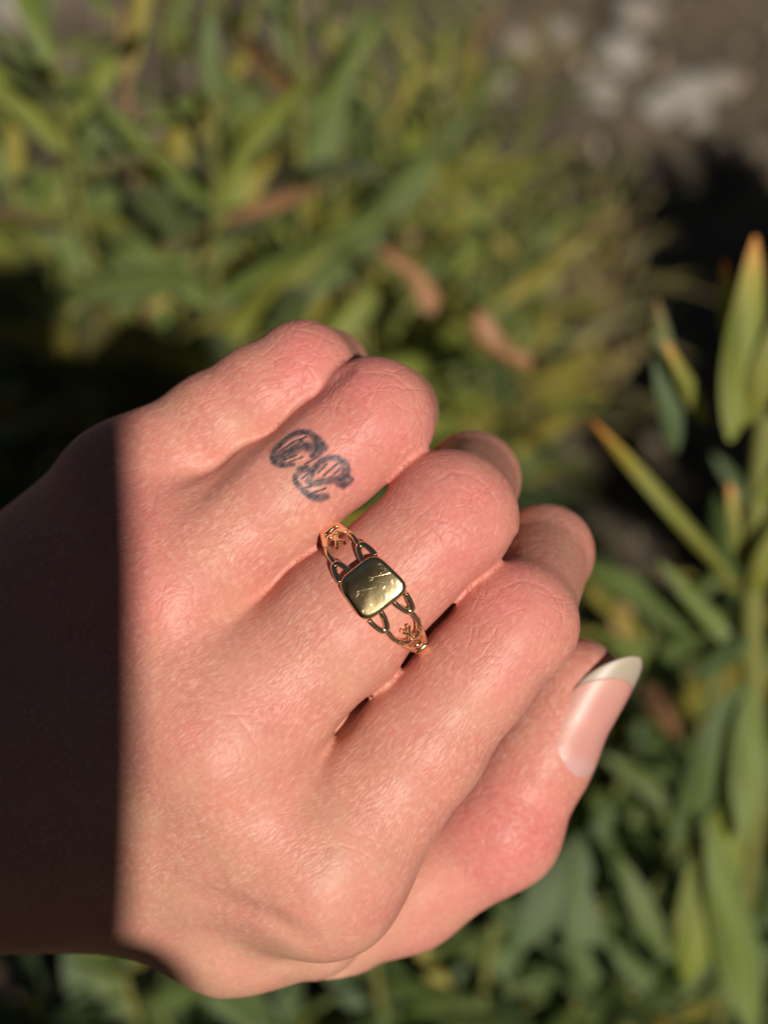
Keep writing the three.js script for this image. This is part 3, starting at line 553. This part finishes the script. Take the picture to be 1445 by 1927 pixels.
function plant(top, height, opts, label, group) {
  const { leaves = 34, len = 0.07, mats = greens, lean = [0, 0], bare = 0.15, shapes = leafShapes, width = 0.78, stem = stemMat, r = 0.0015, spread = 1, dry = 0.02, yellow = 0.09 } = opts;
  const base = new THREE.Vector3(top.x - lean[0], 0, top.z - lean[1]); base.y = groundHeight(base.x, base.z) - 0.004;
  const o = new THREE.Group(); o.name = numbered('leafy_plant'); o.position.copy(base); scene.add(o); tag(o, label, 'plant', group);
  const T = top.clone().sub(base), pts = [0, 0.3, 0.65, 1].map((t, i) => new THREE.Vector3(T.x * t * t, T.y * t, T.z * t * t).add(new THREE.Vector3(rr(-1, 1), 0, rr(-1, 1)).multiplyScalar(i && i < 3 ? 0.012 : 0)));
  const c = new THREE.CatmullRomCurve3(pts), tube = new THREE.TubeGeometry(c, 18, r, 6);
  part('stem', tube, stem, o);
  let ph = rnd() * 6.28;
  for (let i = 0; i < leaves; i++) {
    const t = bare + (1 - bare) * Math.pow((i + 0.5) / leaves, 0.9), p = c.getPoint(t), tan = c.getTangent(t); ph += 2.4 + rr(-0.25, 0.25);
    const crown = sstep(0.82, 1, t), el = (rr(0.35, 0.75) * (1 - crown) + crown * rr(0.85, 1.25)) / spread, out = new THREE.Vector3(Math.cos(ph), 0, Math.sin(ph));
    const dir = out.clone().multiplyScalar(Math.cos(el)).addScaledVector(tan, Math.sin(el));
    const L = len * rr(0.7, 1.2) * (0.65 + 0.35 * Math.sin(Math.PI * clamp(t * 0.9 + 0.1, 0, 1))) * (1 - 0.35 * crown), q = rnd();
    leafOn(o, p.clone().addScaledVector(out, r * 0.8), dir, L, width * rr(0.85, 1.15), q < dry ? dryLeaf : q < dry + yellow ? yellowLeaf : mats[(rnd() * mats.length) | 0], shapes, Yv.clone().addScaledVector(out, -0.3).addScaledVector(new THREE.Vector3(rr(-1, 1), 0, rr(-1, 1)), 0.4));
  }
  return o;
}
const bush = 'narrow-leaved green stem in the dense bush behind the hand', bushGroup = 'stems of the leafy bush';
for (const [u, v, d, o] of [
  [400, 185, 0.42, { len: 0.095, leaves: 46, width: 0.9 }], [225, 20, 0.42, { stem: brownStem, len: 0.095, leaves: 44, width: 0.9 }], [555, -40, 0.44, { len: 0.095, leaves: 48, width: 0.9 }], [100, 110, 0.42, { len: 0.095, leaves: 44, width: 0.9 }], [300, -60, 0.5, {}], [20, 330, 0.45, { len: 0.075 }],
  [700, 60, 0.56, {}], [820, 150, 0.6, {}], [480, 330, 0.55, {}], [640, 290, 0.56, {}], [930, 420, 0.53, { leaves: 26 }], [120, 560, 0.46, { len: 0.065 }], [760, 420, 0.58, {}], [160, 300, 0.52, {}], [0, 120, 0.55, {}],
  [600, 120, 0.66, {}], [880, 20, 0.75, {}], [760, -60, 0.75, {}], [440, 20, 0.62, {}], [60, -40, 0.6, {}], [330, 480, 0.5, { len: 0.075 }], [540, 480, 0.55, {}], [690, 560, 0.55, {}], [980, 250, 0.72, { leaves: 26 }], [20, 520, 0.5, {}], [250, 560, 0.52, {}],
]) plant(at(u, v, d), 0, { leaves: 60, ...o }, ...(o.stem ? ['narrow-leaved stem with brown bark among the green stems of the bush'] : [bush, bushGroup]));
const strawMats = [leafMat(0.17, 0.14, 0.05), leafMat(0.13, 0.12, 0.04), leafMat(0.20, 0.16, 0.07)];
for (const [u, v, d] of [[1130, 330, 0.95], [1060, 420, 0.85], [1190, 420, 0.9], [1010, 40, 1.1]])
  plant(at(u, v, d), 0, { leaves: 30, len: 0.08, width: 0.6, mats: strawMats, spread: 1.2, stem: brownStem, bare: 0.02 }, 'withered straw-coloured plant on bare soil beside the bush', 'withered plants on the soil');
for (const [u, v, d] of [[1240, 1120, 0.46], [1320, 1350, 0.44], [1180, 1420, 0.47], [1400, 1480, 0.43], [1260, 1600, 0.44], [1150, 1250, 0.5], [1390, 1750, 0.42], [1300, 1880, 0.42], [1100, 1480, 0.48], [1430, 950, 0.45],
  [700, 1780, 0.42], [930, 1730, 0.42], [1130, 1700, 0.40], [1000, 1880, 0.45], [300, 1900, 0.46], [520, 1930, 0.44], [860, 1900, 0.44], [60, 1880, 0.44], [230, 1830, 0.43], [1190, 1860, 0.42], [1010, 620, 0.62], [860, 700, 0.6], [150, 1930, 0.45]])
  plant(at(u, v, d), 0, { leaves: 28, len: 0.065, width: 1.1, mats: blueGreens, spread: 1.2 }, 'short broad-leaved green plant growing below the hand', 'plants below the hand');
for (const [x, z, h, w] of [[0.385, -0.56, 0.33, 0.125], [0.42, -0.32, 0.36, 0.13], [0.40, -0.08, 0.36, 0.13]]) {      // dense shrubs added out of view on the sunny side to shade the soil
  const o = new THREE.Group(); o.name = numbered('shrub'); o.position.set(x, groundHeight(x, z), z); scene.add(o); tag(o, 'dense leafy shrub added out of view to shade the soil', 'shrub', 'unseen shrubs added to shade the soil');
  for (let k = 0; k < 4; k++) { const c = new THREE.CatmullRomCurve3([new THREE.Vector3(0, -0.01, 0), new THREE.Vector3(rr(-0.3, 0.3) * w, h * 0.5, rr(-0.3, 0.3) * w), new THREE.Vector3(rr(-0.7, 0.7) * w, h * 0.9, rr(-0.7, 0.7) * w)]); part('stem', new THREE.TubeGeometry(c, 8, 0.004, 6), brownStem, o); }
  const n = 430, im = new THREE.InstancedMesh(leafShapes[1], greens[0], n), M = new THREE.Matrix4(), q = new THREE.Quaternion(), e = new THREE.Euler();
  for (let i = 0; i < n; i++) { const a = rnd() * 6.28, t = Math.pow(rnd(), 0.6), r = w * Math.sqrt(rnd()) * (0.6 + 0.5 * Math.sin(Math.PI * t * 0.85)), L = rr(0.05, 0.09); q.setFromEuler(e.set(rr(-1.3, 1.3), rnd() * 6.28, rr(-1.3, 1.3))); im.setMatrixAt(i, M.compose(new THREE.Vector3(Math.cos(a) * r, h * t, Math.sin(a) * r), q, new THREE.Vector3(L * 1.6, L, L))); }
  im.name = 'foliage'; im.userData.kind = 'stuff'; im.castShadow = im.receiveShadow = true; o.add(im);
}
{                                                         // the nearer plant with red-tipped leaves
  const o = new THREE.Group(); o.name = numbered('leafy_plant'); const foot = at(1420, 1900, 0.5); foot.y = 0; o.position.copy(foot); scene.add(o);
  tag(o, 'near plant with upright leaves whose tips are orange and red', 'plant');
  const q = (u, v, d) => at(u, v, d).sub(foot), c = new THREE.CatmullRomCurve3([new THREE.Vector3(0, 0, 0), q(1425, 1500, 0.39), q(1412, 1250, 0.36), q(1420, 1000, 0.345), q(1440, 780, 0.335)]);
  part('stem', new THREE.TubeGeometry(c, 24, 0.003, 8), stemMat, o);
  const face = BACK.clone();
  for (const [u0, v0, u1, v1, d0, d1, w, m, sh] of [
    [1270, 850, 1248, 575, 0.35, 0.335, 1.0, blueGreens[0], 1], [1330, 800, 1272, 660, 0.345, 0.33, 0.8, greens[3], 1], [1375, 830, 1440, 470, 0.33, 0.31, 1.0, greens[1], 1], [1372, 660, 1372, 492, 0.335, 0.33, 1.0, greens[3], 1], [1400, 800, 1490, 600, 0.33, 0.31, 1.2, greens[3], 0],
    [1375, 1090, 1145, 808, 0.35, 0.325, 0.42, greens[3], 1], [1330, 1190, 1090, 1050, 0.37, 0.38, 1.1, blueGreens[2], 0], [1400, 1080, 1385, 925, 0.35, 0.34, 1.0, greens[3], 1], [1400, 1240, 1250, 1060, 0.355, 0.35, 0.8, greens[0], 0],
    [1400, 1290, 1280, 1620, 0.36, 0.37, 1.3, blueGreens[1], 0], [1412, 1300, 1420, 1600, 0.36, 0.35, 1.2, greens[0], 0], [1290, 1850, 1400, 1480, 0.38, 0.36, 1.1, greens[1], 0], [1420, 1940, 1340, 1560, 0.38, 0.36, 1.0, greens[0], 0], [1250, 1800, 1180, 1640, 0.38, 0.37, 1.0, blueGreens[2], 0],
    [960, 1790, 1160, 1560, 0.40, 0.39, 1.5, blueGreens[0], 0], [1110, 1860, 1090, 1660, 0.40, 0.39, 1.4, blueGreens[1], 0], [1410, 1200, 1300, 1290, 0.35, 0.36, 1.2, blueGreens[0], 0], [1425, 950, 1480, 880, 0.34, 0.33, 1.4, greens[1], 0], [1415, 1120, 1470, 1010, 0.345, 0.33, 1.4, greens[3], 0], [1290, 1300, 1120, 1180, 0.40, 0.41, 1.2, greens[0], 0],
  ]) { const a = q(u0, v0, d0), b = q(u1, v1, d1), dir = b.clone().sub(a); leafOn(o, a, dir, dir.length(), w, m, sh ? tipShapes : leafShapes, face); }
}
const dryShape = leafGeometry(41, 0.30, 0.5, false); { const p = dryShape.attributes.position; for (let i = 0; i < p.count; i++) { const x = p.getX(i), y = p.getY(i); p.setXYZ(i, x * (1 + 0.35 * Math.sin(y * 7 + 1)) + 0.10 * Math.sin(y * 4.5), y, p.getZ(i) - 1.6 * x * x / 0.15 * 0.5 + 0.05 * Math.sin(y * 11 + x * 9)); } dryShape.computeVertexNormals(); }
for (const [u0, v0, u1, v1, d] of [[815, 590, 770, 462, 0.47], [895, 585, 962, 700, 0.43]]) {
  const a = at(u0, v0, d), dir = at(u1, v1, d - 0.01).sub(a), o = leafOn(scene, a, dir, dir.length(), 1.25, dryLeaf, [dryShape], BACK.clone().addScaledVector(RIGHT, u0 < 850 ? 0.5 : -0.7)); o.name = numbered('dry_leaf'); tag(o, 'curled orange-brown dry leaf caught among the green stems', 'leaf', 'dry leaves in the bush');
}

renderer.render(scene, camera);
